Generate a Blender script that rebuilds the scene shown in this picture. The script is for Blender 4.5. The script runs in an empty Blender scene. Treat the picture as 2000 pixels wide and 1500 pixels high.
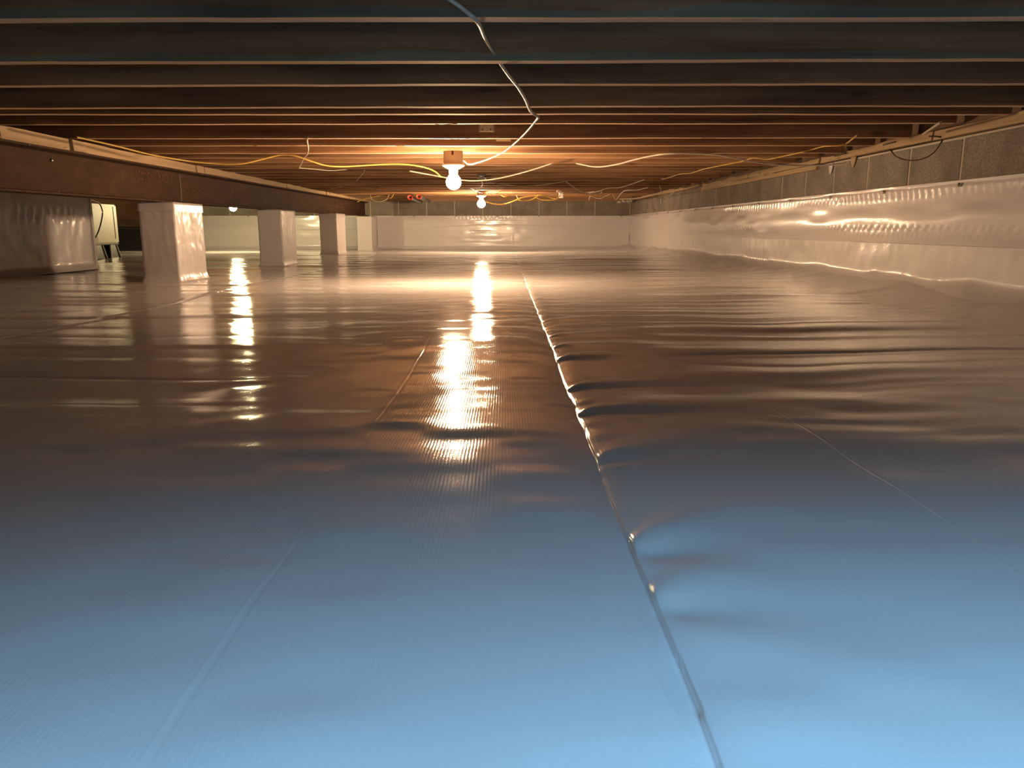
import bpy, bmesh, math, random
import numpy as np
from mathutils import Vector, noise as mnoise

random.seed(7)
S = bpy.context.scene
COL = S.collection
HC = 0.29                                   # camera height above the liner floor

# ------------------------------------------------------------------ camera
PITCH = math.radians(11.456); YAW = math.radians(0.57)
cd = bpy.data.cameras.new('camera'); cam = bpy.data.objects.new('camera', cd); COL.objects.link(cam)
cd.sensor_width = 36; cd.lens = 27.0; cd.clip_start = 0.02; cd.clip_end = 60
cam.location = (0, 0, HC); cam.rotation_euler = (math.pi/2 - PITCH, 0, -YAW)
S.camera = cam

# ------------------------------------------------------------------ world, lights, exposure
S.view_settings.view_transform = 'Standard'; S.view_settings.look = 'None'
S.view_settings.exposure = 0.0; S.view_settings.gamma = 1.0; S.view_settings.use_curve_mapping = False
w = bpy.data.worlds.new('world'); S.world = w; w.use_nodes = True
w.node_tree.nodes['Background'].inputs[0].default_value = (0.25, 0.5, 1.0, 1)
w.node_tree.nodes['Background'].inputs[1].default_value = 0.4
DAY_POWER = 50.0
ld = bpy.data.lights.new('daylight', 'AREA'); ld.shape = 'RECTANGLE'; ld.size = 0.9; ld.size_y = 0.4; ld.spread = math.radians(140)
ld.color = (0.235, 0.60, 1.0); ld.energy = DAY_POWER
lo = bpy.data.objects.new('daylight', ld); COL.objects.link(lo)
lo.location = (0.36, -0.50, 0.70); lo.rotation_euler = (math.radians(-4), 0, 0)   # daylight falling through the floor hatch behind the camera
l2 = bpy.data.lights.new('low_rear_light', 'AREA'); l2.shape = 'RECTANGLE'; l2.size = 0.7; l2.size_y = 0.12
l2.color = (0.95, 0.78, 0.62); l2.energy = 1.7
lo2 = bpy.data.objects.new('low_rear_light', l2); COL.objects.link(lo2)
lo2.location = (0.1, -0.45, HC+0.06); lo2.rotation_euler = (math.radians(104), 0, 0)    # added low warm light behind the camera, its source unseen
BULB = ((1.0, 0.66, 0.385), 1230.0)            # colour and radiance of the bulbs
BULB_YELLOW = ((1.0, 0.78, 0.40), 900.0)

# ------------------------------------------------------------------ helpers
def obj(name, me, mat=None, parent=None, **props):
    o = bpy.data.objects.new(name, me); COL.objects.link(o)
    if mat is not None and me is not None and not me.materials: me.materials.append(mat)
    if parent is not None: o.parent = parent
    for k, v in props.items(): o[k] = v
    return o
def mesh(name, vs, fs, smooth=False):
    me = bpy.data.meshes.new(name); me.from_pydata([tuple(v) for v in vs], [], fs); me.update()
    if smooth: me.polygons.foreach_set('use_smooth', [True]*len(me.polygons))
    return me
def thing(name, loc, label, category, group=None):
    o = bpy.data.objects.new(name, None); COL.objects.link(o); o.location = loc; o.empty_display_size = .05
    o['label'] = label; o['category'] = category
    if group: o['group'] = group
    return o
def from_bm(name, bm, smooth=False):
    me = bpy.data.meshes.new(name); bm.to_mesh(me); bm.free()
    if smooth: me.polygons.foreach_set('use_smooth', [True]*len(me.polygons))
    return me
def box_me(name, x0, x1, y0, y1, z0, z1, bev=0.0, seg=1):
    bm = bmesh.new(); bmesh.ops.create_cube(bm, size=1)
    for v in bm.verts:
        v.co = Vector((x0+(v.co.x+.5)*(x1-x0), y0+(v.co.y+.5)*(y1-y0), z0+(v.co.z+.5)*(z1-z0)))
    if bev > 0: bmesh.ops.bevel(bm, geom=list(bm.edges), offset=bev, segments=seg, affect='EDGES')
    return from_bm(name, bm)
def lathe_me(name, prof, n=28, loc=(0,0,0)):
    vs, fs = [], []
    for r, z in prof:
        for i in range(n):
            a = 2*math.pi*i/n; vs.append((loc[0]+r*math.cos(a), loc[1]+r*math.sin(a), loc[2]+z))
    for j in range(len(prof)-1):
        for i in range(n):
            a, b = j*n+i, j*n+(i+1)%n; fs.append((a, b, b+n, a+n))
    fs.append(tuple(reversed(range(n)))); fs.append(tuple(range((len(prof)-1)*n, len(prof)*n)))
    return mesh(name, vs, fs, True)
def catmull(pts, k=6):
    P = [Vector(p) for p in pts]; P = [2*P[0]-P[1]] + P + [2*P[-1]-P[-2]]; out = []
    for i in range(1, len(P)-2):
        a, b, c, d = P[i-1:i+3]
        for j in range(k):
            t = j/k
            out.append(0.5*((2*b)+(c-a)*t+(2*a-5*b+4*c-d)*t*t+(3*b-a-3*c+d)*t**3))
    out.append(P[-2]); return out
def tube_me(name, pts, r, n=8, flat=1.0, k=6):
    C = catmull(pts, k) if len(pts) > 2 else [Vector(p) for p in pts]
    vs, fs = [], []
    for i, p in enumerate(C):
        t = (C[min(i+1, len(C)-1)]-C[max(i-1, 0)]).normalized()
        s = t.cross(Vector((0,0,1)))
        if s.length < .05: s = t.cross(Vector((0,1,0)))
        s.normalize(); u = s.cross(t)
        for j in range(n):
            a = 2*math.pi*j/n; vs.append(p + s*(r*math.cos(a)) + u*(r*flat*math.sin(a)))
    for i in range(len(C)-1):
        for j in range(n):
            a, b = i*n+j, i*n+(j+1)%n; fs.append((a, b, b+n, a+n))
    fs.append(tuple(range(n))); fs.append(tuple(reversed(range((len(C)-1)*n, len(C)*n))))
    return mesh(name, vs, fs, True)
# measurement of the photograph: direction through a point of it (sideways, ahead, up), used to survey real positions
def ray(px, py):
    v, u = px-1000.0, 750.0-py
    f = 1500*math.cos(PITCH)+u*math.sin(PITCH); z = -1500*math.sin(PITCH)+u*math.cos(PITCH)
    return (v*math.cos(YAW)+f*math.sin(YAW), f*math.cos(YAW)-v*math.sin(YAW), z)
def atz(px, py, z):        # z above the floor
    r = ray(px, py); t = (z-HC)/r[2]; return (r[0]*t, r[1]*t, z)
def aty(px, py, y):
    r = ray(px, py); t = y/r[1]; return (r[0]*t, y, HC+r[2]*t)
def atx(px, py, x):
    r = ray(px, py); t = x/r[0]; return (x, r[1]*t, HC+r[2]*t)

def hsh(i, j, s):
    n = (i*374761393 + j*668265263 + s*974711) & 0x7fffffff
    n = ((n ^ (n >> 13))*1274126177) & 0x7fffffff
    return ((n ^ (n >> 16)) & 0xffff)/32767.5 - 1.0
def vnoise(x, y, s=0):     # smooth value noise in -1..1, on numpy arrays
    x, y = np.broadcast_arrays(np.asarray(x, float), np.asarray(y, float))
    xi = np.floor(x).astype(np.int64); yi = np.floor(y).astype(np.int64)
    fx = x-xi; fy = y-yi
    fx = fx*fx*fx*(fx*(fx*6-15)+10); fy = fy*fy*fy*(fy*(fy*6-15)+10)
    a = hsh(xi, yi, s); b = hsh(xi+1, yi, s); c = hsh(xi, yi+1, s); d = hsh(xi+1, yi+1, s)
    return (a*(1-fx)+b*fx)*(1-fy) + (c*(1-fx)+d*fx)*fy
def sstep(a, b, x):
    t = np.clip((np.asarray(x, float)-a)/(b-a), 0, 1); return t*t*(3-2*t)

def grid_me(name, P, flip=False):     # P: (rows, cols, 3)
    R, Cn, _ = P.shape
    me = bpy.data.meshes.new(name)
    idx = np.arange(R*Cn).reshape(R, Cn)
    q = np.stack([idx[:-1,:-1], idx[:-1,1:], idx[1:,1:], idx[1:,:-1]], -1).reshape(-1, 4)
    if flip: q = q[:, ::-1]
    me.vertices.add(R*Cn); me.vertices.foreach_set('co', P.reshape(-1).astype(np.float32))
    me.loops.add(q.size); me.loops.foreach_set('vertex_index', q.reshape(-1).astype(np.int32))
    me.polygons.add(len(q)); me.polygons.foreach_set('loop_start', np.arange(0, q.size, 4, dtype=np.int32))
    me.polygons.foreach_set('use_smooth', np.ones(len(q), dtype=bool))
    me.update(calc_edges=True); me.validate()
    return me

# ------------------------------------------------------------------ materials
class NT:
    def __init__(s, name):
        s.m = bpy.data.materials.new(name); s.m.use_nodes = True; s.t = s.m.node_tree
        s.b = s.t.nodes['Principled BSDF']; s.pos = s.n('ShaderNodeNewGeometry').outputs['Position']
    def n(s, t, **k):
        o = s.t.nodes.new(t)
        for a, v in k.items(): setattr(o, a, v)
        return o
    def l(s, a, b): s.t.links.new(a, b)
    def map(s, scale, rot=(0,0,0)):
        m = s.n('ShaderNodeMapping'); m.inputs['Scale'].default_value = scale; m.inputs['Rotation'].default_value = rot
        s.l(s.pos, m.inputs[0]); return m.outputs[0]
    def noise(s, vec, scale=1, detail=4, rough=.55):
        o = s.n('ShaderNodeTexNoise'); o.inputs['Scale'].default_value = scale; o.inputs['Detail'].default_value = detail
        o.inputs['Roughness'].default_value = rough; s.l(vec, o.inputs['Vector']); return o.outputs['Fac']
    def ramp(s, fac, stops):
        o = s.n('ShaderNodeValToRGB'); e = o.color_ramp.elements
        while len(e) < len(stops): e.new(.5)
        for i, (p, c) in enumerate(stops):
            e[i].position = p; e[i].color = (*c, 1) if len(c) == 3 else c
        s.l(fac, o.inputs[0]); return o.outputs[0]
    def mul(s, a, b, t='MULTIPLY'):
        o = s.n('ShaderNodeMath', operation=t)
        for i, v in enumerate((a, b)):
            if isinstance(v, (int, float)): o.inputs[i].default_value = v
            else: s.l(v, o.inputs[i])
        return o.outputs[0]
    def mixc(s, fac, a, b, mode='MIX'):
        o = s.n('ShaderNodeMix', data_type='RGBA', blend_type=mode)
        if isinstance(fac, (int, float)): o.inputs[0].default_value = fac
        else: s.l(fac, o.inputs[0])
        for i, v in ((6, a), (7, b)):
            if isinstance(v, tuple): o.inputs[i].default_value = (*v, 1)
            else: s.l(v, o.inputs[i])
        return o.outputs[2]
    def bump(s, h, strength=.5, dist=.001, prev=None):
        o = s.n('ShaderNodeBump'); o.inputs['Strength'].default_value = strength; o.inputs['Distance'].default_value = dist
        s.l(h, o.inputs['Height'])
        if prev is not None: s.l(prev, o.inputs['Normal'])
        return o.outputs[0]
    def set(s, **k):
        for a, v in k.items():
            i = s.b.inputs[a.replace('_', ' ')]
            if isinstance(v, (int, float)): i.default_value = v
            elif isinstance(v, tuple): i.default_value = (*v, 1) if len(v) == 3 else v
            else: s.l(v, i)
        return s.m

def mat_simple(name, col, rough=.5, metal=0, bump=0, bscale=60):
    t = NT(name); n = t.noise(t.pos, bscale, 3)
    c = t.mixc(t.mul(n, .35), tuple(col), tuple(x*.6 for x in col))
    k = dict(Base_Color=c, Roughness=rough, Metallic=metal)
    if bump: k['Normal'] = t.bump(n, bump, .002)
    return t.set(**k)

def mat_wood(name, light, dark, axis='x', stain=.5, rough=.75):
    t = NT(name)
    sc = {'x': (1.1, 26, 26), 'y': (26, 1.1, 26)}[axis]
    g = t.noise(t.map(sc), 1, 6, .62)
    big = t.noise(t.map({'x': (.9, 3.1, 5), 'y': (4, .8, 5)}[axis]), 1, 3)
    c = t.ramp(g, [(.3, dark), (.5, tuple((a+b)/2 for a, b in zip(light, dark))), (.72, light)])
    st = t.ramp(big, [(.42, (0,0,0)), (.68, (1,1,1))])
    c = t.mixc(t.mul(st, stain), c, tuple(x*.35 for x in dark))
    vo = t.n('ShaderNodeTexVoronoi'); vo.inputs['Scale'].default_value = 1.0
    t.l(t.map({'x': (2.2, 7, 9), 'y': (7, 2.2, 9)}[axis]), vo.inputs['Vector'])
    kn = t.ramp(vo.outputs['Distance'], [(.0, (1,1,1)), (.13, (0,0,0))])
    c = t.mixc(t.mul(kn, .8), c, tuple(x*.25 for x in dark))
    return t.set(Base_Color=c, Roughness=rough, Normal=t.bump(g, .5, .003))

M = {}
# old joists: reddish dark pine, the newer timber paler
M['joist'] = mat_wood('joist wood', (.42, .225, .095), (.15, .062, .022), 'x', .7)
M['lit_joist_edge'] = mat_wood('sawn joist edge with painted light', (.85, .60, .40), (.58, .38, .24), 'x', .15)  # cleaner sawn underside, made paler still to stand in for bounced light
M['stained_edge'] = mat_wood('grey stained joist edge', (.30, .23, .13), (.10, .075, .045), 'x', .75)
M['plate'] = mat_wood('plate wood', (.56, .41, .235), (.34, .23, .12), 'y', .3)
M['plate_x'] = mat_wood('plate wood across', (.42, .25, .13), (.24, .13, .06), 'x', .3)
M['girder'] = mat_wood('dark girder wood', (.16, .085, .035), (.07, .035, .016), 'y', .4)
M['subfloor'] = mat_wood('subfloor wood', (.22, .13, .07), (.12, .065, .035), 'y', .5)

def liner(name, col, rough, weave=1.0, wrinkle=0.0, axis=0, spec=.5, coat=0, crough=.1):
    t = NT(name)
    sx = t.n('ShaderNodeSeparateXYZ'); t.l(t.pos, sx.inputs[0])
    warp = t.noise(t.pos, 14, 3)
    def lines(comp, period, wob):
        ph = t.mul(sx.outputs[comp], 2*math.pi/period); ph = t.mul(ph, t.mul(warp, wob), 'ADD')
        s = t.n('ShaderNodeMath', operation='SINE'); t.l(ph, s.inputs[0]); return t.mul(s.outputs[0], .5)
    lx = lines(axis, .0044, 3.0); ly = lines(1 if axis != 1 else 2, .0031, 3.0)
    patch = t.noise(t.map((4, 14, 14)), 1, 3)
    h = t.mul(lx, t.mul(ly, .32), 'ADD')
    fine = t.noise(t.pos, 460, 2)
    h = t.mul(h, t.mul(fine, 1.1), 'ADD')
    h = t.mul(h, t.mul(patch, .6, 'ADD'))
    nb = t.bump(h, .55*weave, .0006)
    if wrinkle:
        wn = t.noise(t.map((18, 18, 30)), 1, 5, .6)
        ridg = t.mul(t.mul(wn, -.5, 'ADD'), 1.0); ab = t.n('ShaderNodeMath', operation='ABSOLUTE'); t.l(ridg, ab.inputs[0])
        nb = t.bump(ab.outputs[0], wrinkle, .02, nb)
    cn = t.noise(t.map((1.5, 1.5, 1.5)), 1, 3)
    c = t.mixc(t.mul(cn, .3), tuple(col), tuple(x*.88 for x in col))
    return t.set(Base_Color=c, Roughness=rough, Normal=nb, **{'Specular_IOR_Level': spec, 'Coat_Weight': coat, 'Coat_Roughness': crough, 'Coat_Normal': nb})
M['floor_liner'] = liner('white woven floor liner', (.66, .645, .64), .085, .20, spec=.26)
M['wall_liner'] = liner('white woven wall liner', (.66, .64, .65), .32, .18, .05, 1, coat=.6, crough=.10)
M['pier_liner'] = liner('white shiny pier liner', (.72, .69, .69), .3, .12, .07, 0, coat=.6, crough=.10)
M['tape'] = mat_simple('white seam tape', (.72, .70, .68), .22)

def mat_block():
    t = NT('concrete block')
    f = t.noise(t.pos, 130, 4, .7); b = t.noise(t.pos, 5, 4)
    c = t.ramp(f, [(.3, (.13, .115, .095)), (.55, (.27, .245, .205)), (.8, (.42, .39, .33))])
    c = t.mixc(t.mul(t.ramp(b, [(.4, (0,0,0)), (.65, (1,1,1))]), .55), c, (.12, .10, .08))
    return t.set(Base_Color=c, Roughness=.95, Normal=t.bump(f, .7, .003))
M['block'] = mat_block()
M['mortar'] = mat_simple('mortar', (.50, .45, .38), .95, 0, .5, 90)
M['shaded_block'] = mat_simple('block with painted shade', (.045, .045, .042), .8, 0, .5, 40)  # near-black: shade of the unlit left wall put into the colour
def mat_steel():
    t = NT('rusted steel')
    n = t.noise(t.map((6, 6, 14)), 1, 6, .65); f = t.noise(t.pos, 160, 3)
    c = t.ramp(n, [(.3, (.020, .009, .004)), (.55, (.042, .019, .007)), (.78, (.085, .042, .018))])
    c = t.mixc(t.mul(f, .35), c, (.16, .10, .07))
    return t.set(Base_Color=c, Roughness=.8, Metallic=.0, Specular_IOR_Level=.2, Normal=t.bump(f, .4, .002))
M['steel'] = mat_steel()
M['chalk'] = mat_simple('faded red chalk', (.27, .13, .07), .9)
M['zinc'] = mat_simple('zinc', (.62, .58, .52), .3, .9)
M['nail'] = mat_simple('dark nail', (.05, .045, .04), .45, .6)
M['white_cable'] = mat_simple('off white cable jacket', (.54, .49, .39), .42)
M['yellow_cable'] = mat_simple('yellow cable jacket', (.58, .38, .075), .42)
M['cleat'] = mat_simple('pale varnished cleat', (.85, .68, .40), .5)
M['porcelain'] = mat_simple('white porcelain', (.80, .76, .70), .25)
M['box_plastic'] = mat_simple('tan plastic box', (.50, .38, .25), .5)
M['grey_pipe'] = mat_simple('grey pipe', (.10, .10, .10), .4)
M['red_plastic'] = mat_simple('red plastic cap', (.70, .07, .04), .4)
M['cream'] = mat_simple('cream painted cabinet', (.78, .74, .58), .45)
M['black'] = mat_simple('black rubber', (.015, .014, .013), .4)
M['grey_trim'] = mat_simple('grey trim', (.35, .34, .32), .4)
M['gold_wire'] = mat_simple('brass', (.7, .5, .2), .3, .8)
def mat_bulb(name, c):
    t = NT(name); (col, st) = c
    return t.set(Base_Color=(.9,.9,.9), Emission_Color=col, Emission_Strength=st)
M['bulb'] = mat_bulb('lit warm bulb', BULB); M['bulb_yellow'] = mat_bulb('lit yellow bulb', BULB_YELLOW)

# ------------------------------------------------------------------ room dimensions
XW, YB, XL, YF = 1.83, 11.40, -5.25, -1.0
TOP = HC + .40
LINER_TOP = HC + .19

# ------------------------------------------------------------------ floor: one wrinkled sheet of liner
def steps(pieces):
    out = []
    for a, b, d in pieces:
        n = max(1, int(round((b-a)/d))); out += list(a + (b-a)*np.arange(n)/n)
    out.append(pieces[-1][1]); return np.array(out)
xs = steps([(XL-.02, -2.6, .06), (-2.6, -1.0, .022), (-1.0, -.222, .011), (-.222, -.178, .0014), (-.178, .06, .008), (.06, .10, .003), (.10, .16, .0012),
            (.16, .25, .004), (.25, .42, .008), (.42, .462, .0014), (.462, 1.1, .011), (1.1, XW+.02, .014)])
ys = steps([(YF, .2, .04), (.2, 1.6, .0062), (1.6, 4.0, .0105), (4.0, 7.0, .018), (7.0, YB+.02, .025)])
PUCK = [(.546, .014, 1.0), (.65, .014, 1.1), (.93, .012, .7), (1.20, .02, 1.3), (1.41, .024, 1.5), (1.72, .02, 1.1), (1.88, .016, .8), (2.08, .018, 1.0),
        (2.27, .014, .7), (2.45, .018, 1.0), (2.64, .012, .6), (2.9, .02, .9), (3.2, .016, .7), (3.6, .02, .7), (4.0, .02, .6), (4.5, .025, .6), (5.1, .03, .6), (5.8, .03, .6),
        (6.5, .03, .5), (7.3, .04, .5), (8.2, .04, .5), (9.1, .05, .4), (10.1, .05, .4)]
def floor_h(X, Y):
    wx = X + .12*vnoise(X*1.3, Y*.9, 5)
    wy = Y + .05*vnoise(X*1.6, Y*1.2, 9) + .02*vnoise(X*5, Y*2, 4)
    h = np.zeros(np.broadcast(X, Y).shape)
    # broad swells of the ground under the sheet
    h = h + (.004+.005*sstep(.5, 1.2, np.abs(X)))*vnoise(wx/1.6, wy/1.5, 11) + .0065*vnoise(wx/1.2, wy/.5, 12)
    # cross ripples, short and sharp, stretched between the seam and the walls
    side = np.clip(sstep(.14, .6, X) + sstep(-.25, -.8, X), 0, 1)*(.35+.65*sstep(.9, 1.9, Y))
    n1 = vnoise(wx/.95, wy/.135, 21); n2 = vnoise(wx/.7, wy/.075, 22)
    h = h + side*(.0036*n1 + .0021*n2 - .0028*np.exp(-(n1/.16)**2)*(.5+.5*vnoise(X/.8, Y/.6, 30)))
    # middle strip: short ripples only
    mid = 1-side
    h = h + mid*(.0015*vnoise(wx/.10, wy/.055, 33) + .0022*vnoise(wx/.22, wy/.13, 34)*sstep(.7, 1.3, Y))
    # long undulations along the room
    h = h + .034*sstep(6.4, 8.7, Y) - .030*sstep(8.8, 10.8, Y) - .014*sstep(4.6, 5.9, Y) + .018*sstep(10.2, 11.3, Y)*0
    h = h + .012*sstep(3.0, 4.4, Y)*sstep(-.1, -1.0, -X)
    # the sheet turns up along the right wall
    h = h + .045*np.clip((X-1.50)/.33, 0, 1)**2*(1+.3*vnoise(Y/.35, X*0, 40)) + .02*np.clip((Y-11.0)/.4, 0, 1)**2
    # seam: the left sheet rolls down to it, the right one starts in a puckered lip
    xs_ = .119 + .0015*vnoise(Y/.11, X*0, 50) + .06*sstep(8, 11.4, Y)
    dl = xs_-X; dr = X-xs_
    depth = .0075*(1-.6*sstep(2.5, 5.5, Y))
    h = h - np.where(dl > 0, depth*np.exp(-dl/.028), 0)
    lip = (.12+.88*sstep(.7, 1.05, Y))*(1-.55*sstep(2.8, 5, Y))
    scal = lip*(.0045 + .003*vnoise(Y/.055, X*0, 51))
    h = h - np.where(dr >= 0, (depth*.6*(.5+.5*sstep(.55, .9, Y)) + scal*.8)*np.exp(-dr/(.009+.010*lip)), 0)
    h = h + np.where(dr >= 0, .003*lip*np.exp(-((dr-.02)/.03)**2), 0)
    for y0, wd, am in PUCK:
        t = np.clip(X-.12, 0, None); yc = y0 + .10*t*(1 if int(y0*100) % 2 else -.5); ww = wd*(.28 if y0 > 1 else .8) + .34*t*np.exp(-t/.2) + .05*t
        h = h - np.where(X > .12, .0050*am*np.exp(-((Y-yc)/ww)**2)*np.exp(-t/(.2 if y0 < 1 else .13))*sstep(-.004, .02, t)*(.5+.2*(1-sstep(.7, 1.0, Y))), 0)
        h = h + np.where(X > .12, .0032*am*np.exp(-((Y-yc-2.2*ww)/(1.4*ww))**2)*np.exp(-t/.4), 0)
    # folding creases of the sheet
    for x0, ya, yb, am in ((-.199, .34, 2.2, .0012), (.438, .5, 1.45, .0011)):
        c = x0 + .0025*vnoise(Y/.13, X*0, 60)
        e = sstep(ya-.05, ya+.1, Y)*(1-sstep(yb-.5, yb, Y))
        h = h + .16*am*e*np.exp(-((X-c)/.0022)**2) - am*.25*e*np.exp(-((X-c-.0035)/.0025)**2)
    for (xa, ya, xb, yb) in ((.085, .54, .112, .372), (.062, .86, .118, .78), (.33, .735, .40, .715), (-.42, .66, -.17, .72)):
        L = math.hypot(xb-xa, yb-ya); ux, uy = (xb-xa)/L, (yb-ya)/L
        s_ = (X-xa)*ux+(Y-ya)*uy; q = -(X-xa)*uy+(Y-ya)*ux
        h = h + .0007*np.exp(-(q/.0028)**2)*sstep(0, L*.3, s_)*(1-sstep(L*.7, L, s_))
    # never under the slab
    return h
X, Y = np.meshgrid(xs, ys)
Z = floor_h(X, Y)
Z -= float(np.median(Z[(Y > .3) & (Y < 3)]))
floor = obj('floor', grid_me('floor', np.stack([X, Y, Z], -1)), M['floor_liner'], kind='structure')
ZOFF = float(np.median(floor_h(X, Y)[(Y > .3) & (Y < 3)]))
def fz(x, y): return float(floor_h(np.array([[x]]), np.array([[y]]))[0, 0]) - ZOFF
# long taped joint on the left, running to the back wall
def ribbon(name, pts, width, mat, parent, lift=.0025):
    vs, fs = [], []
    for i, (x, y) in enumerate(pts):
        for s in (-.5, -.3, 0, .3, .5):
            vs.append((x+s*width, y, fz(x+s*width, y)+lift*(1 if abs(s) < .4 else .3)))
    for i in range(len(pts)-1):
        for j in range(4): fs.append((i*5+j, i*5+j+1, i*5+j+6, i*5+j+5))
    return obj(name, mesh(name, vs, fs, True), mat, parent)
ribbon('seam_tape', [(-1.37+.006*math.sin(y*1.7), y) for y in np.arange(1.9, 11.3, .03)], .055, M['floor_liner'], floor)

# ------------------------------------------------------------------ block walls
def slab(name, b, mat, parent=None, **p): return obj(name, box_me(name, *b), mat, parent, **p)
wall_right = slab('wall_right', (XW+.0022, XW+.2, YF, YB+.2, -.05, HC+.36), M['mortar'], kind='structure')
wall_back = slab('wall_back', (XL-.2, XW+.2, YB+.003, YB+.2, -.05, TOP+.25), M['mortar'], kind='structure')
wall_left = slab('wall_left', (XL-.2, XL-.01, YF, YB+.2, -.05, TOP+.25), M['shaded_block'], kind='structure')
# front wall behind the camera
slab('wall_front', (XL-.2, XW+.2, YF-.15, YF, -.05, TOP+.25), M['block'], kind='structure')
slab('foundation_slab', (XL-.2, XW+.2, YF, YB+.2, -.16, -.06), M['mortar'], kind='structure')

blk_y = box_me('block_along', 0, .03, -.1975, .1975, 0, .185, .004)   # face towards -x
blk_x = box_me('block_across', -.1975, .1975, 0, .03, 0, .185, .004)
blk_y.materials.append(M['block']); blk_x.materials.append(M['block'])
def block(me, parent, loc, sc=(1,1,1)):
    o = obj('block', me, None, parent); o.location = loc; o.scale = sc
JY = 3.17
k = -9
while JY+.406*k < YB:
    y = JY+.406*k+.203
    far = y > 7.3
    block(blk_y, wall_right, (XW+random.uniform(-.0015, .001), min(y, YB-.2), LINER_TOP-.012), (1, 1, .94 if not far else 1.06))
    block(blk_y, wall_right, (XW+.004, min(y, YB-.2)+.2 if y < YB-.7 else y, LINER_TOP-.012-.195), (1, .99, 1))
    k += 1
k = 0
while True:
    x = .0965-.203+.406*4-.406*k
    if x < XL+.1: break
    if x < XW-.05:
        wide = min(.3975/2, XW-x)
        block(blk_x, wall_back, (x, YB+random.uniform(-.003, .003), LINER_TOP-.018), (1, 1, 1.15))
        block(blk_x, wall_back, (x+.203, YB+.004, LINER_TOP-.018-.195), (.99, 1, 1))
    k += 1
block(blk_x, wall_back, (XW-.11, YB+.001, LINER_TOP-.018), (.5, 1, 1.15))
for i in range(13):
    for j in range(3):
        block(blk_x, wall_left, (XL-.012, 5.9+.4*i, .02+.2*j), (.05, 1, 1)) if False else None

# mortar smears and stains hanging from the ledge
def smear(name, x, y, z0, z1, w, mat):
    n = 9; vs = []; fs = []
    for sx in (0, -.006):
        for i in range(n):
            t = i/(n-1); ww = w*(math.sin(math.pi*min(1, .35+.65*t))**.6)*.5*(1.0-.05*i)
            vs.append((x+sx*math.sin(math.pi*(.2+.6*t)), y-ww, z0+(z1-z0)*t)); vs.append((x+sx*math.sin(math.pi*(.2+.6*t)), y+ww, z0+(z1-z0)*t))
    for i in range(n-1):
        a = 2*i; b = 2*n+2*i
        fs += [(b, b+1, b+3, b+2), (a, a+2, a+3, a+1), (a, b, b+2, a+2), (a+1, a+3, b+3, b+1)]
    fs += [(0, 1, 2*n+1, 2*n), (2*n-2, 4*n-2, 4*n-1, 2*n-1)]
    return obj(name, mesh(name, vs, fs, True), mat, wall_right)
smear('mortar_smear', XW-.005, 4.42, HC+.355, HC+.295, .055, M['tape'])
smear('mortar_smear', XW-.005, 4.14, HC+.366, HC+.31, .06, M['plate'])
smear('mortar_smear', XW-.005, 9.15, HC+.34, HC+.27, .04, M['tape'])

obj('arc_stain', tube_me('arc_stain', [atx(a_, b_, XW-.001) for a_, b_ in ((1738, 292), (1750, 305), (1768, 312), (1788, 313), (1808, 308), (1826, 296), (1838, 278), (1841, 270))], .0028, 6), M['steel'], wall_right)
# ------------------------------------------------------------------ ceiling: subfloor and joists
bm = bmesh.new()      # subfloor with the open hatch behind the camera
for b in ((XL-.2, XW+.2, -.30, YB+.2), (XL-.2, -.25, YF-.2, -.30), (.85, XW+.2, YF-.2, -.30)):
    t = box_me('t', *b, TOP+.20, TOP+.23); bm.from_mesh(t); bpy.data.meshes.remove(t)
ceiling = obj('ceiling', from_bm('ceiling', bm), M['subfloor'], kind='structure')
JX0, JX1, JS = XL, XW-.03, .342
pxline = {0: 33, 1: 115.5, 2: 165, 3: 206.5, 4: 223, 5: 241, 6: 269, 7: 284, 8: 299, 9: 308, 10: 317, 11: 323, 12: 329, 13: 335, 14: 341, 15: 347, 16: 353,
          17: 358, 18: 362, 19: 366, 20: 369, 21: 372, 22: 375, 23: 378, 24: 380, 25: 381.5, 26: 383, 27: 384.5, 28: 386}
def joist_z(k):
    y = 1.51+JS*k
    if k < 0: return y, HC+.38
    r = ray(985, pxline[k]); return y, HC+y*r[2]/r[1]
RK = {}
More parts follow.
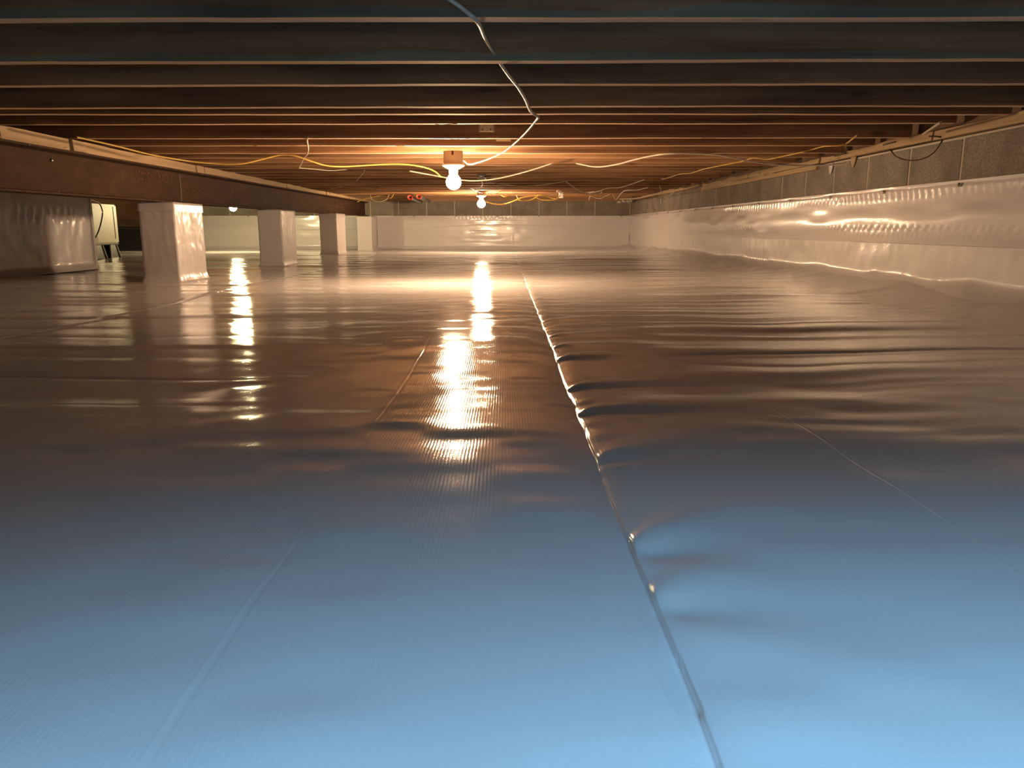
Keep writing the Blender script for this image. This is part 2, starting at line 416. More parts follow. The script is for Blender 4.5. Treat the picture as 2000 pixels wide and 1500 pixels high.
for k in range(-4, 29):
    y0, z0 = joist_z(k); RK[k] = (y0, z0)
    n = 90; vs = []; th = .046 if k in (0, 1) else .040; hgt = TOP+.20-z0
    wane = .017 if k in (0, 1) else .005; inn = .009 if k in (0, 1) else .003
    rough = 1.0 if k < 8 else 1.4
    for i in range(n):
        x = JX0+(JX1-JX0)*i/(n-1); dy = -.021*x if x > XL else 0
        dz = .0016*rough*vnoise(x/.8, k*3.7, 70)+.0008*rough*vnoise(x/.12, k*3.7, 71)
        sag = .003*vnoise(x/2.5, k*1.3, 72)
        wv = wane*(1+.5*float(vnoise(x/.22, k*2.1, 73))); cut = float(vnoise(x/.35, k*5.3, 74))
        gz = .0035*max(0, cut)**.5 if cut > 0 else 0
        z = z0+float(dz+sag)
        vs += [(x, y0+dy+inn, z), (x, y0+dy+th-.001, z+.0005), (x, y0+dy+th, z+.003), (x, y0+dy+th, z0+hgt), (x, y0+dy, z0+hgt), (x, y0+dy-.0005, z+wv+.004), (x, y0+dy+inn*.45+gz*.8, z+wv)]
    m = 7; fs = []
    for i in range(n-1):
        for j in range(m): fs.append((i*m+j, (i+1)*m+j, (i+1)*m+(j+1) % m, i*m+(j+1) % m))
    fs.append(tuple(range(m))); fs.append(tuple(reversed(range((n-1)*m, n*m))))
    me = mesh('joist', vs, fs)
    for q in (M['joist'], M['lit_joist_edge'], M['stained_edge']): me.materials.append(q)
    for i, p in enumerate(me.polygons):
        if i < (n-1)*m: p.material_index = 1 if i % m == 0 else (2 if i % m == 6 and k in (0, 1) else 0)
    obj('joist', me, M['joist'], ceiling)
# rim board standing on the back wall
obj('rim_board', box_me('rim_board', XW+.012, XW+.05, YF, YB-.05, HC+.366, TOP+.195, .002), M['subfloor'], ceiling)
rim = obj('rim_board', box_me('rim_board', XL, XW-.01, YB-.04, YB-.002, HC+.384, TOP+.195, .002), M['plate_x'], ceiling)
# the lower girder and dark board at the far left
obj('rim_board', box_me('rim_board', XL+.005, XL+.05, 6.0, YB-.05, HC+.02, HC+.385, .003), M['girder'], wall_left)

# ------------------------------------------------------------------ timber on the right wall
def plate(x0, x1, y0, y1, z0, z1, label, seed, group=None, rough=.003):
    n = max(6, int((y1-y0)/.05)); vs = []; fs = []
    for i in range(n+1):
        y = y0+(y1-y0)*i/n
        a = rough*float(vnoise(y/.3, seed, 80)); b = rough*2.2*float(vnoise(y/.22, seed, 81)); c = rough*float(vnoise(y/.12, seed, 82))
        vs += [(x0+c, y, z0+a*.4), (x1, y, z0), (x1, y, z1), (x0+c+.004, y, z1+b)]
    for i in range(n):
        for j in range(4): fs.append((i*4+j, (i+1)*4+j, (i+1)*4+(j+1) % 4, i*4+(j+1) % 4))
    fs += [(0, 1, 2, 3), (n*4+3, n*4+2, n*4+1, n*4)]
    o = obj('sill_plate', mesh('sill_plate', vs, fs), M['plate'], None, label=label, category='wooden plate')
    o['group'] = group or 'wooden sill plates on the block walls'
    return o
xi = XW-.022
plate(xi, XW+.1, 1.6, 3.36, HC+.363, HC+.404, 'rough wooden sill plate nearest the camera on the right block wall', 1)
plate(xi, XW+.1, 3.37, 4.05, HC+.366, HC+.400, 'wooden sill plate above the arc-stained block, between the nearest and the stepped one', 2)
plate(xi+.006, XW+.1, 4.06, 4.55, HC+.366, HC+.398, 'short wooden sill plate just before the doubled timbers of the right wall', 3)
plate(xi, XW+.1, 4.60, 7.25, HC+.334, HC+.368, 'long lower board of the doubled timbers on the right wall', 4)
plate(xi+.012, XW+.1, 4.60, 5.9, HC+.369, HC+.400, 'near upper board of the doubled timbers on the right wall', 5)
plate(xi+.012, XW+.1, 5.92, 7.25, HC+.369, HC+.398, 'far upper board of the doubled timbers on the right wall', 6)
plate(xi+.01, XW+.1, 7.4, 9.3, HC+.385, HC+.408, 'thin weathered sill plate on the right wall beyond the doubled timbers', 7, rough=.007)
plate(xi+.01, XW+.1, 9.32, YB-.02, HC+.388, HC+.410, 'thin sill plate in the far right corner by the back wall', 8, rough=.006)
# nails and a bent staple in the near plate
for i, (px, py, dx) in enumerate(((1815, 266, 22), (1725, 283, 24), (1630, 305, 22))):
    a = atx(px, py, xi-.004); b = atx(px+dx, py+(2 if i == 0 else -6), xi-.004)
    obj('iron_strip', tube_me('iron_strip', [a, tuple((Vector(a)+Vector(b))/2), b], .0032, 6), M['nail'], None,
        label=['bent black iron strip under the grey rod on the right sill plate', 'black iron strip on the right sill plate left of the grey rod', 'black iron strip by the step of the right sill plates'][i],
        category='iron strip', group='iron strips on the right sill plate')

# ------------------------------------------------------------------ steel beam with its nailing plates
BX = -1.94
bm_obj = thing('steel_beam', (BX, 5.0, HC+.15), 'long rust-brown steel I-beam resting on the white wrapped piers', 'beam')
def beam_me():
    y0, y1 = -.9, 10.98; vs = []; fs = []
    prof = [(-.05, 0), (.055, 0), (.055, .008), (.004, .014), (.004, .176), (.055, .182), (.055, .190), (-.05, .190), (-.05, .182), (-.004, .176), (-.004, .014), (-.05, .008)]
    yy = [y0, 3.0, y1]
    for y in yy:
        zb = HC+.136+.0034*(y-2)
        for (x, z) in prof: vs.append((x, y-5.0, zb+z-(HC+.15)))
    m = len(prof)
    for i in range(len(yy)-1):
        for j in range(m): fs.append((i*m+j, i*m+(j+1) % m, (i+1)*m+(j+1) % m, (i+1)*m+j))
    fs.append(tuple(reversed(range(m)))); fs.append(tuple(range((len(yy)-1)*m, len(yy)*m)))
    return mesh('beam_body', vs, fs)
obj('beam_body', beam_me(), M['steel'], bm_obj)
def zbeam(y): return HC+.136+.0034*(y-2)
# bolts on web and flange
bolt = lathe_me('bolt', [(.0001, 0), (.008, 0), (.0075, .004), (.0045, .007), (.0001, .008)], 10)
# lathe is built along z, tip towards +x
bolt.materials.append(M['zinc'])
xweb = BX+.005
for (px, py, sc) in ((100, 313, 1.0),):
    p = atx(px, py, xweb)
    o = obj('bolt', bolt, None, bm_obj); o.location = (p[0]-BX, p[1]-5.0, p[2]-HC-.15); o.rotation_euler = (0, math.pi/2, 0); o.scale = (sc,)*3
for (px, py) in ((57, 283), (128, 288), (313, 327), (395, 341), (520, 362), (115, 374)):
    p = atx(px, py, BX+.056)
    o = obj('bolt', bolt, None, bm_obj); o.location = (p[0]-BX, p[1]-5.0, p[2]-HC-.15); o.rotation_euler = (0, math.pi/2, 0); o.scale = (.35,)*3
# faded chalk scribbles and a vertical splice joint
def squiggle(px0, px1, py, amp, n, seed):
    rnd = random.Random(seed); bm = bmesh.new()
    for i in range(n):
        x = px0+(px1-px0)*(i+.5)/n
        pts = [atx(x+rnd.uniform(-3, 3), py+(px1-px0)*0+rnd.uniform(-amp, amp)+.17*(x-px0), xweb+.001) for _ in range(4)]
        t = tube_me('t', [(p[0]-BX, p[1]-5.0, p[2]-HC-.15) for p in pts], .0011, 5, k=4); bm.from_mesh(t); bpy.data.meshes.remove(t)
    obj('chalk_mark', from_bm('chalk_mark', bm), M['chalk'], bm_obj, kind='stuff')
squiggle(262, 298, 336, 6, 6, 1); squiggle(308, 336, 343, 5, 5, 2); squiggle(268, 292, 350, 4, 4, 3); squiggle(308, 326, 352, 3, 3, 4)
squiggle(356, 400, 370, 4, 7, 5); squiggle(640, 672, 400, 2, 6, 6)
p = atx(352, 360, xweb)
obj('splice_seam', box_me('splice_seam', .004, .0065, p[1]-5.0-.004, p[1]-5.0+.002, zbeam(p[1])+.016-HC-.15, zbeam(p[1])+.174-HC-.15), M['nail'], bm_obj)
# wood packing along the top of the beam, board by board
cuts = [-.9, 2.2, 3.02, 3.5, 3.62, 4.9, 5.02, 5.6, 6.9, 7.1, 8.4, 9.6, 10.3, 10.98]
names = ['out at the left edge of the photo', 'with a knot at the left edge', 'just left of the small upright block', 'as a small upright block',
         'under the start of the yellow cable', 'as a short dark filler', 'above the chalk scribbles', 'above the first free pier', 'as a short filler beyond the first pier',
         'over the second free pier', 'over the third free pier', 'thin and pale beyond the third pier', 'at the far end by the back wall']
for i in range(len(cuts)-1):
    a, b = cuts[i], cuts[i+1]; n = max(3, int((b-a)/.08)); vs = []; fs = []
    xo = BX+.058+random.uniform(-.008, .006); zt = HC+.379
    for q in range(n+1):
        y = a+.004+(b-a-.008)*q/n; zb = zbeam(y)+.191
        c = .003*float(vnoise(y/.2, i, 90))
        vs += [(xo+c, y, zb), (BX-.04, y, zb), (BX-.04, y, zt), (xo+c-.003, y, zt+.003*float(vnoise(y/.15, i, 91)))]
    for q in range(n):
        for j in range(4): fs.append((q*4+j, (q+1)*4+j, (q+1)*4+(j+1) % 4, q*4+(j+1) % 4))
    fs += [(0, 1, 2, 3), (n*4+3, n*4+2, n*4+1, n*4)]
    obj('packing_board', mesh('packing_board', vs, fs), M['plate'], None, label='pale board between steel beam and joists, '+names[i], category='packing board', group='packing boards on top of the steel beam')

# ------------------------------------------------------------------ piers wrapped in shiny liner
def wrap_me(x0, x1, y0, y1, z0, z1, amp, seed, flare=.012, cell=.011, rightamp=1.0):
    vs, fs = [], []; key = {}
    def vert(p):
        k_ = (round(p[0], 5), round(p[1], 5), round(p[2], 5))
        if k_ in key: return key[k_]
        v = Vector(p); a = amp*(rightamp if p[0] > x1-1e-5 else 1)
        n1 = mnoise.noise_vector(Vector((v.x*9, v.y*9, v.z*5))+Vector((seed,)*3)); n2 = mnoise.noise_vector(Vector((v.x*38, v.y*38, v.z*20))+Vector((seed*2,)*3))
        t = max(0, 1-(v.z-z0)/.05); cx, cy = (x0+x1)/2, (y0+y1)/2
        v2 = v + n1*a*.8 + n2*a*.42
        v2.x += flare*t*t*(1 if v.x > cx else -1); v2.y += flare*t*t*(1 if v.y > cy else -1)
        v2.z = v.z if v.z < z0+1e-5 or v.z > z1-1e-5 else v2.z
        vs.append(v2); key[k_] = len(vs)-1; return len(vs)-1
    def lin(a, b): n = max(1, int(round(abs(b-a)/cell))); return [a+(b-a)*i/n for i in range(n+1)]
    X_, Y_, Z_ = lin(x0, x1), lin(y0, y1), lin(z0, z1)
    def face(U, V, f):
        I = [[vert(f(u, v)) for u in U] for v in V]
        for r in range(len(V)-1):
            for c in range(len(U)-1): fs.append((I[r][c], I[r][c+1], I[r+1][c+1], I[r+1][c]))
    face(X_, Z_, lambda u, v: (u, y0, v)); face(Y_, Z_, lambda u, v: (x1, u, v))
    face(X_[::-1], Z_, lambda u, v: (u, y1, v)); face(Y_[::-1], Z_, lambda u, v: (x0, u, v)); face(X_, Y_, lambda u, v: (u, v, z1))
    return mesh('plastic_wrap', vs, fs, True)
def pier(x0, x1, y0, y1, label, seed, amp=.0022, ra=2.2, ztop=None):
    zt = zbeam(y0)-.001 if ztop is None else ztop
    cx, cy = (x0+x1)/2, (y0+y1)/2
    zb = min(fz(x0, y0), fz(x1, y0), fz(x0, y1), fz(x1, y1))-.004
    o = thing('wrapped_pier', (cx, cy, zb), label, 'pier', 'piers wrapped in white liner under the steel beam')
    me = wrap_me(x0, x1, y0, y1, zb, zt, amp, seed, rightamp=ra)
    me.transform(__import__('mathutils').Matrix.Translation((-cx, -cy, -zb)))
    obj('plastic_wrap', me, M['pier_liner'], o)
    fl = wrap_me(x0-.003, x1+.003, y0-.003, y1+.003, zt-.05, zt-.002, amp*.8, seed+3, flare=.001)
    fl.transform(__import__('mathutils').Matrix.Translation((-cx, -cy, -zb)))
    obj('wrap_collar', fl, M['pier_liner'], o)
    return o
pier(-2.035, -1.836, 4.40, 4.806, 'nearest free-standing white wrapped pier with a crinkled shiny side', 1.3, .0024, 2.4)
pier(-2.005, -1.814, 6.41, 6.82, 'second free-standing white wrapped pier, right of the half-hidden yellow bulb', 5.1, .0030, 1.4)
pier(-1.955, -1.776, 8.33, 8.78, 'third free-standing white wrapped pier with a shaded front', 9.7, .0018, 1.2)
pier(-2.05, -1.85, 10.95, 11.385, 'farthest white wrapped pier, against the back wall at the end of the beam', 12.2, .0016, 1.2, HC+.168)
# big wrapped footing at the far left
zb = -.01
big = thing('wrapped_footing', (-3.75, 4.6, zb), 'big white wrapped masonry footing at the left edge of the photo behind the beam', 'footing')
def bigside():
    yy = np.arange(3.0, 5.93, .012); zz = np.arange(zb, HC+.375, .012)
    Yg, Zg = np.meshgrid(yy, zz)
    d = .006*vnoise(Yg/.35, Zg/.25, 101)+.002*vnoise(Yg/.05, Zg/.1, 102)
    row = np.exp(-((Zg-(HC+.085))/.035)**2)*sstep(4.95, 5.05, Yg)*(1-sstep(5.6, 5.8, Yg))
    d = d + .007*row*np.sin(2*np.pi*Yg/.085+2*vnoise(Yg/.2, 0, 7))
    d = d + .03*np.clip(1-(Zg-zb)/.06, 0, 1)**2
    return grid_me('side', np.stack([-3.1+d+3.75, Yg-4.6, Zg-zb], -1))
sd = bigside(); sd.name = 'plastic_wrap'
obj('plastic_wrap', sd, M['wall_liner'], big)
obj('masonry_core', box_me('masonry_core', -1.0, .63, -1.58, 1.31, .0, HC+.374-zb, .004), M['wall_liner'], big)
obj('wrap_edge', box_me('wrap_edge', .635, .665, 1.312, 1.332, .0, HC+.374-zb, .004), M['tape'], big)

# ------------------------------------------------------------------ liner on the right wall
def fastener_on(parent, loc, rot, seed):
    o = obj('fastener', fast_me, None, parent); o.location = loc; o.rotation_euler = rot
fast_me = lathe_me('fastener', [(.0001, -.002), (.009, -.002), (.0088, .001), (.005, .003), (.0045, .005), (.0001, .006)], 12)
fast_me.materials.append(M['zinc'])
lr = thing('wall_liner', (XW, 5.5, 0), 'white plastic liner sheet pinned along the right block wall', 'plastic sheet')
def right_upper():
    yy = steps([(-.95, 2.4, .03), (2.4, 6.5, .0075), (6.5, YB-.005, .02)]); zz = np.arange(.222, LINER_TOP+.001, .0045)
    Yg, Zg = np.meshgrid(yy, zz)
    t = (Zg-.222)/(LINER_TOP-.222)
    d = 0.010 + .004*vnoise(Yg/.9, Zg/.3, 111)*np.sin(np.pi*t) + .002*vnoise(Yg/.25, Zg/.05, 112)
    d = d + .014*np.exp(-((t-.35)/.3)**2)*sstep(8.2, 7.4, Yg)
    am = .5+.5*vnoise(Yg/.45, 3, 113)
    for zc, wd, per, A, sd_ in ((.441, .015, .052, .0034, 1), (.290, .010, .06, .0028, 2), (.215+.04, .008, .045, .0012, 3)):
        d = d + A*np.clip(am, .15, 1)*np.exp(-((Zg-zc)/wd)**2)*np.sin(2*np.pi*Yg/per+2.5*vnoise(Yg/.15, sd_, 114))
    d = d - .004*sstep(.455, .47, Zg) + .003*np.abs(np.sin(np.pi*(Yg-3.14)/.62))*sstep(.46, LINER_TOP, Zg)
    return grid_me('liner_sheet', np.stack([-d, Yg-5.5, Zg], -1), True)
obj('liner_sheet', right_upper(), M['wall_liner'], lr)
def right_skirt():
    yy = steps([(-.95, 2.4, .03), (2.4, 7, .009), (7, YB-.005, .02)]); zz = np.concatenate([np.arange(-.005, .08, .004), np.arange(.08, .235, .008)])
    Yg, Zg = np.meshgrid(yy, zz)
    wob = .5+.5*vnoise(Yg/.3, 0, 121)
    d = .004 + .003*vnoise(Yg/.3, Zg/.12, 122) + .0012*vnoise(Yg/.045, Zg/.08, 123)
    d = d + (.055+.03*wob)*np.clip(1-(Zg-.012)/(.07+.02*wob), 0, 1)**2
    lump = np.exp(-((Yg-3.8)/.06)**2) + .8*np.exp(-((Yg-3.0)/.05)**2) + .5*np.exp(-((Yg-5.3)/.05)**2)
    d = d + lump*.014*np.exp(-((Zg-.05)/.025)**2) + .003*np.sin(2*np.pi*Yg/.045)*np.exp(-((Zg-.06)/.02)**2)*sstep(5.0, 5.6, Yg)
    return grid_me('liner_skirt', np.stack([-d, Yg-5.5, Zg], -1), True)
obj('liner_skirt', right_skirt(), M['wall_liner'], lr)
for i in range(13):
    y = 1.90+.62*i
    if y < 11.2: fastener_on(lr, (-.017, y-5.5, LINER_TOP-.020), (0, -math.pi/2, 0), i)
for i, px in enumerate((1238, 1250, 1305, 1360)):
    p = atx(px, 418, XW-.012)
    fastener_on(lr, (-.014, p[1]-5.5, LINER_TOP-.014), (0, -math.pi/2, 0), i)
# liner on the back wall
lb = thing('wall_liner', (-1.7, YB, 0), 'white plastic liner sheet pinned along the far back block wall', 'plastic sheet')
def back_liner():
    xx = np.concatenate([np.arange(XL, -1.85, .03), np.arange(-1.85, XW-.004, .012)]); zz = np.arange(-.005, HC+.184, .006)
    Xg, Zg = np.meshgrid(xx, zz)
    d = .012 + .004*vnoise(Xg/.5, Zg/.2, 131) + .002*vnoise(Xg/.12, Zg/.06, 132)
    c = np.exp(-((Xg+.25)/.45)**2)
    d = d + c*(.0035*np.exp(-((Zg-.44)/.012)**2)*np.sin(2*np.pi*Xg/.055) + .004*vnoise(Xg/.2, Zg/.03, 133) + .006*np.exp(-((Zg-.11)/.012)**2))
    d = d + .04*np.clip(1-Zg/.05, 0, 1)**2 + .004*sstep(.30, .305, Zg+.04*vnoise(Xg/2, 0, 9))
    d = d + .004*np.exp(-((Xg-.12)/.006)**2)*(1-sstep(.15, .2, Zg))
    return grid_me('liner_sheet', np.stack([Xg+1.7, -d, Zg], -1))
obj('liner_sheet', back_liner(), M['wall_liner'], lb)
obj('liner_flap', box_me('liner_flap', -1.84+1.7, -1.47+1.7, -.026, -.019, .01, HC+.178, .002), M['wall_liner'], lb)
for x in np.arange(-5.0, 1.8, .6):
    fastener_on(lb, (x+.1+1.7, -.020, HC+.172), (math.pi/2, 0, 0), 0)

# ------------------------------------------------------------------ lamps
def lamp(x, y, ztop, zb, rb, bulbmat, label, group='bare bulb lamps under the joists', box=True):
    o = thing('ceiling_lamp', (x, y, ztop), label, 'lamp', group)
    hb = ztop-zb-rb-.050 if box else .01
    hb = max(.035, hb)
    bm = bmesh.new()
    t = lathe_me('t', [(.0001, 0), (.050, 0), (.0505, -.004), (.0495, -hb+.002), (.047, -hb), (.0001, -hb)], 32); bm.from_mesh(t); bpy.data.meshes.remove(t)
    obj('junction_box', from_bm('junction_box', bm, True), M['box_plastic'], o)
    obj('box_slot', box_me('box_slot', -.005, .005, -.0535, -.046, -.022, -.002, .001), M['steel'], o)
    z = -hb
    obj('lampholder', lathe_me('lampholder', [(.0001, z), (.058, z), (.0595, z-.004), (.056, z-.009), (.036, z-.020), (.024, z-.026), (.0225, z-.044), (.0195, z-.046), (.0001, z-.046)], 32), M['porcelain'], o)
    zc = zb-ztop; n = 14
    prof = [(.0001, zc-rb)]
    for i in range(1, n):
        a = -math.pi/2+math.pi*i/n*.80; prof.append((rb*math.cos(a), zc+rb*math.sin(a)))
    top = z-.046
    prof += [(.020, max(prof[-1][1]+.004, top-.004)), (.0185, max(prof[-1][1]+.006, top+.002)), (.0001, max(prof[-1][1]+.006, top+.002))]
    obj('light_bulb', lathe_me('light_bulb', prof, 24), bulbmat, o, label='glowing bulb')
    return o
lamp(-.263, 4.13, HC+.390, HC+.236, .039, M['bulb'], 'nearest bare bulb lamp, with round tan box, hanging mid-photo')
lamp(-.262, RK[22][0]+.02, RK[22][1]-.001, HC+.277, .046, M['bulb'], 'small bare bulb lamp near the back wall, right of the big one')
lamp(-3.23, RK[23][0]+.04, RK[23][1]-.001, HC+.243, .043, M['bulb_yellow'], 'yellowish bare bulb lamp left of the steel beam, half hidden by it')

# ------------------------------------------------------------------ cables hanging under the joists
def cable(pts, z, r, mat, label, cat='cable', flat=1.0, group='electric cables stapled under the joists', name='electric_cable'):
    P = []
    for i, p in enumerate(pts):
        if len(p) == 3: P.append(atz(p[0], p[1], HC+p[2]))
        else: P.append(atz(p[0], p[1], HC+z))
    c = P[0]
    me = tube_me(name, [tuple(Vector(q)-Vector(c)) for q in P], r, 8, flat)
    o = obj(name, me, mat, None, label=label, category=cat, group=group); o.location = c
    return o
def flatcable_depth(pts, r, mat, label, **k):      # points given with their distance from the front
    P = [aty(a, b, d) for a, b, d in pts]; c = P[0]
    me = tube_me('electric_cable', [tuple(Vector(q)-Vector(c)) for q in P], r*.86, 8)
    o = obj('electric_cable', me, mat, None, label=label, category='cable', group='electric cables stapled under the joists'); o.location = c
    return o
flatcable_depth([(868, -8, 1.50), (900, 14, 1.50), (932, 42, 1.515), (946, 72, 1.70), (962, 100, 1.845), (990, 142, 1.98), (1012, 170, 2.17), (1027, 195, 2.3), (1036, 216, 2.47), (1052, 229, 2.53)], .0048, M['white_cable'],
                'thick off-white cable winding down from the top edge of the photo')
flatcable_depth([(1052, 229, 2.53), (1028, 258, 2.9), (1003, 282, 3.3), (983, 297, 3.6), (958, 309, 3.85), (935, 317, 4.05), (916, 321, 4.2), (906, 314, 4.24)], .0042, M['white_cable'],
                'white cable running from the bend down to the nearest lamp box')
flatcable_depth([(150, 268, 3.2), (182, 275, 3.3), (230, 286, 3.5), (290, 301, 3.8), (350, 312, 4.0), (410, 319, 4.1), (470, 320, 4.15), (512, 311, 4.2), (546, 303, 4.23), (575, 304, 4.23), (605, 314, 4.25), (635, 323, 4.3), (665, 325.5, 4.35),
                 (700, 324, 4.45), (750, 321, 4.5), (790, 321, 4.5), (825, 326, 4.5), (848, 334, 4.55), (862, 346, 4.6)], .0046, M['yellow_cable'], 'yellow cable sagging from the beam at left towards the nearest bulb')
flatcable_depth([(1755, 312, 4.1), (1700, 317, 4.15), (1650, 321, 4.25), (1600, 323, 4.3), (1540, 323, 4.3), (1490, 319, 4.28), (1450, 312, 4.25), (1410, 304, 4.22), (1370, 300.5, 4.22), (1310, 300, 4.22), (1270, 305, 4.3), (1235, 313, 4.4), (1205, 321, 4.5), (1165, 326, 4.6), (1125, 319, 4.7)],
                .0050, M['white_cable'], 'thick white cable looping from the right wall across to the middle joists')
flatcable_depth([(1078, 319, 4.75), (1045, 330, 4.9), (1010, 340, 4.95), (970, 349, 4.95), (930, 353, 4.95), (895, 351, 4.95), (860, 345, 4.9), (800, 334, 4.8)], .0048, M['white_cable'], 'white cable passing behind the nearest bulb')
flatcable_depth([(1674, 264, 3.35), (1655, 279, 3.6), (1643, 284, 3.62), (1610, 286, 3.7), (1590, 291, 3.9), (1563, 298, 3.93), (1530, 305, 4.1), (1500, 311, 4.2), (1470, 309, 4.25), (1450, 315, 4.4), (1425, 320, 4.5), (1400, 325, 4.65), (1372, 331, 4.9), (1350, 338, 5.3), (1328, 340, 5.5), (1300, 349, 5.9)],
                .0034, M['yellow_cable'], 'thin pale yellow cable zigzagging along the right joists')
flatcable_depth([(1300, 349, 5.9), (1292, 350, 6.0)], .0034, M['white_cable'], 'short loose cable end right of the middle')
flatcable_depth([(1258, 351, 6.3), (1235, 359, 6.9), (1212, 366, 7.4), (1190, 367, 7.6), (1176, 371, 7.7), (1168, 374, 7.8), (1148, 377, 8.2)], .0042, M['white_cable'], 'white cable descending left from the right joists to the back')
flatcable_depth([(1266, 366, 7.6), (1245, 371, 7.9), (1222, 372, 8.2), (1213, 378, 8.8), (1203, 390, 9.8), (1197, 381, 9.8), (1193, 379, 9.8), (1183, 383, 9.8), (1172, 388, 9.8), (1160, 385, 9.8), (1153, 383, 9.8), (1150, 391, 9.9)], .005, M['white_cable'],
                'looped white cable above the back right corner')
flatcable_depth([(950, 394, 8.9), (965, 398, 9.0), (982, 399, 9.1), (1000, 394, 9.1), (1020, 386, 9.1), (1045, 381.5, 9.1), (1062, 380.5, 9.1), (1073, 385, 9.2), (1086, 388, 9.2), (1093, 383, 9.2)], .0075, M['yellow_cable'],
                'bright yellow cable running right from the far lamp')
flatcable_depth([(1043, 382, 9.15), (1055, 389, 9.2), (1075, 391, 9.2), (1088, 388, 9.2), (1094, 381, 9.2)], .006, M['yellow_cable'], 'yellow cable loop by the small white box at the back')
flatcable_depth([(1008, 381, 9.2), (1015, 391, 9.2), (1030, 392, 9.25), (1044, 387, 9.25), (1052, 381, 9.25)], .005, M['yellow_cable'], 'short yellow cable under the bright yellow one')
flatcable_depth([(978, 380, 9.0), (986, 384, 9.0), (998, 379, 9.0)], .006, M['yellow_cable'], 'small yellow cable hoop right of the far lamp')
flatcable_depth([(951, 380, 8.86), (960, 378, 8.88), (968, 379, 8.9), (978, 374, 8.9)], .005, M['white_cable'], 'short white lead at the far lamp box')
flatcable_depth([(601, 269, 3.55), (600, 276, 3.7), (602, 290, 3.93), (600, 301, 4.2), (594, 308, 4.3), (588, 320, 4.5), (584, 328, 4.7)], .0042, M['white_cable'], 'white cable hanging down across the yellow one at left')
flatcable_depth([(584, 328, 4.7), (610, 330, 4.8), (645, 333, 4.85), (678, 331, 4.85)], .0032, M['white_cable'], 'thin white cable running right from the hanging one')
flatcable_depth([(712, 333, 5.2), (706, 342, 5.6), (694, 354, 6.2), (670, 363, 6.8), (645, 369, 7.2)], .0035, M['white_cable'], 'thin grey-lit cable slanting left above the beam')
flatcable_depth([(698, 394, 9.3), (715, 388, 9.3), (737, 383, 9.3), (745, 382, 9.3), (755, 384, 9.2), (763, 387, 9.1), (769, 379, 9.1)], .0055, M['yellow_cable'], 'pale yellow cable arch at the far end of the beam')
flatcable_depth([(723, 380, 9.3), (727, 390, 9.3), (742, 394, 9.3), (755, 389, 9.3), (760, 380, 9.3)], .004, M['white_cable'], 'thin cable loop under the pale yellow arch')
flatcable_depth([(950, 355, 6.0), (985, 360, 6.4), (1020, 363, 6.8), (1060, 361, 6.8), (1105, 354, 6.5)], .003, M['white_cable'], 'thin dark-lit cable sagging behind the middle joists')
flatcable_depth([(1105, 354, 6.5), (1118, 364, 7.0), (1135, 374, 7.6), (1152, 378, 8.0), (1172, 378, 8.2), (1176, 372, 8.0)], .0042, M['white_cable'], 'thin cable dropping from the middle joists to the looped one')
flatcable_depth([(1106, 372, 8.0), (1120, 374, 8.2), (1140, 376, 8.4), (1160, 374, 8.3)], .0036, M['white_cable'], 'short white cable beside the pale connector')
flatcable_depth([(1210, 389, 9.6), (1230, 388, 9.3), (1250, 386, 8.9), (1275, 380, 7.9), (1290, 376, 7.5), (1310, 370, 7.0)], .0045, M['white_cable'], 'white cable lying along the top of the far right wall')
flatcable_depth([(1288, 362, 7.1), (1291, 372, 7.1), (1295, 386, 7.1), (1302, 390, 7.1), (1310, 380, 6.9), (1330, 366, 6.3)], .003, M['white_cable'], 'drooping cable end on the right block wall')
a, b = aty(1837, 239, 2.95), aty(1803, 262, 3.30)
o = obj('grey_rod', tube_me('grey_rod', [(0,0,0), tuple((Vector(b)-Vector(a))/2), tuple(Vector(b)-Vector(a))], .0046, 8), M['white_cable'], None, label='short straight grey rod poking out over the right sill plate', category='rod'); o.location = a
# loose bits: tiny connectors and scraps
def scrap(px, py, d, sx, sy, sz, mat, name, label, cat, rot=0):
    p = aty(px, py, d)
    o = obj(name, box_me(name, -sx/2, sx/2, -sy/2, sy/2, -sz/2, sz/2, min(sx, sy, sz)*.2), mat, None, label=label, category=cat); o.location = p; o.rotation_euler = (0, rot, .2*rot); return o
scrap(1096, 381, 9.3, .055, .03, .07, M['porcelain'], 'cable_connector', 'small pale connector box among the yellow loops at the back', 'connector')
scrap(1093, 375, 8.8, .07, .02, .025, M['porcelain'], 'cable_connector', 'pale clip above the yellow loops at the back', 'connector', .3)
for i, (px, py) in enumerate(((1209, 394.5), (1218, 393), (1226, 393), (1232, 391))):
    scrap(px, py, 10.9, .05, .04, .03, M['white_cable'], 'cable_connector', ['leftmost', 'second', 'third', 'rightmost'][i]+' of the pale connector scraps on the back right corner sill', 'connector', .3*i)
# wooden mounting cleat with two screws and a smaller broken one
def cleat(px0, px1, py0, py1, d, label, screws=True):
    a = aty(px0, py0, d); b = aty(px1, py1, d)
    o = thing('wood_cleat', a, label, 'cleat')
    obj('cleat_plate', box_me('cleat_plate', 0, b[0]-a[0], -.006, 0, b[2]-a[2], 0, .002), M['cleat'], o)
    if screws:
        for fx in (.24, .76):
            s = obj('screw', fast_me, None, o); s.data = scr_me; s.location = ((b[0]-a[0])*fx, -.007, (b[2]-a[2])*.68); s.rotation_euler = (math.pi/2, 0, 0)
        obj('cleat_rib', box_me('cleat_rib', .001, .006, -.010, -.004, b[2]-a[2], 0, .001), M['plate'], o)
        obj('cleat_rib', box_me('cleat_rib', b[0]-a[0]-.006, b[0]-a[0]-.001, -.010, -.004, b[2]-a[2], 0, .001), M['plate'], o)
scr_me = lathe_me('screw', [(.0001, -.001), (.0035, -.001), (.003, .0015), (.0001, .002)], 10); scr_me.materials.append(M['nail'])
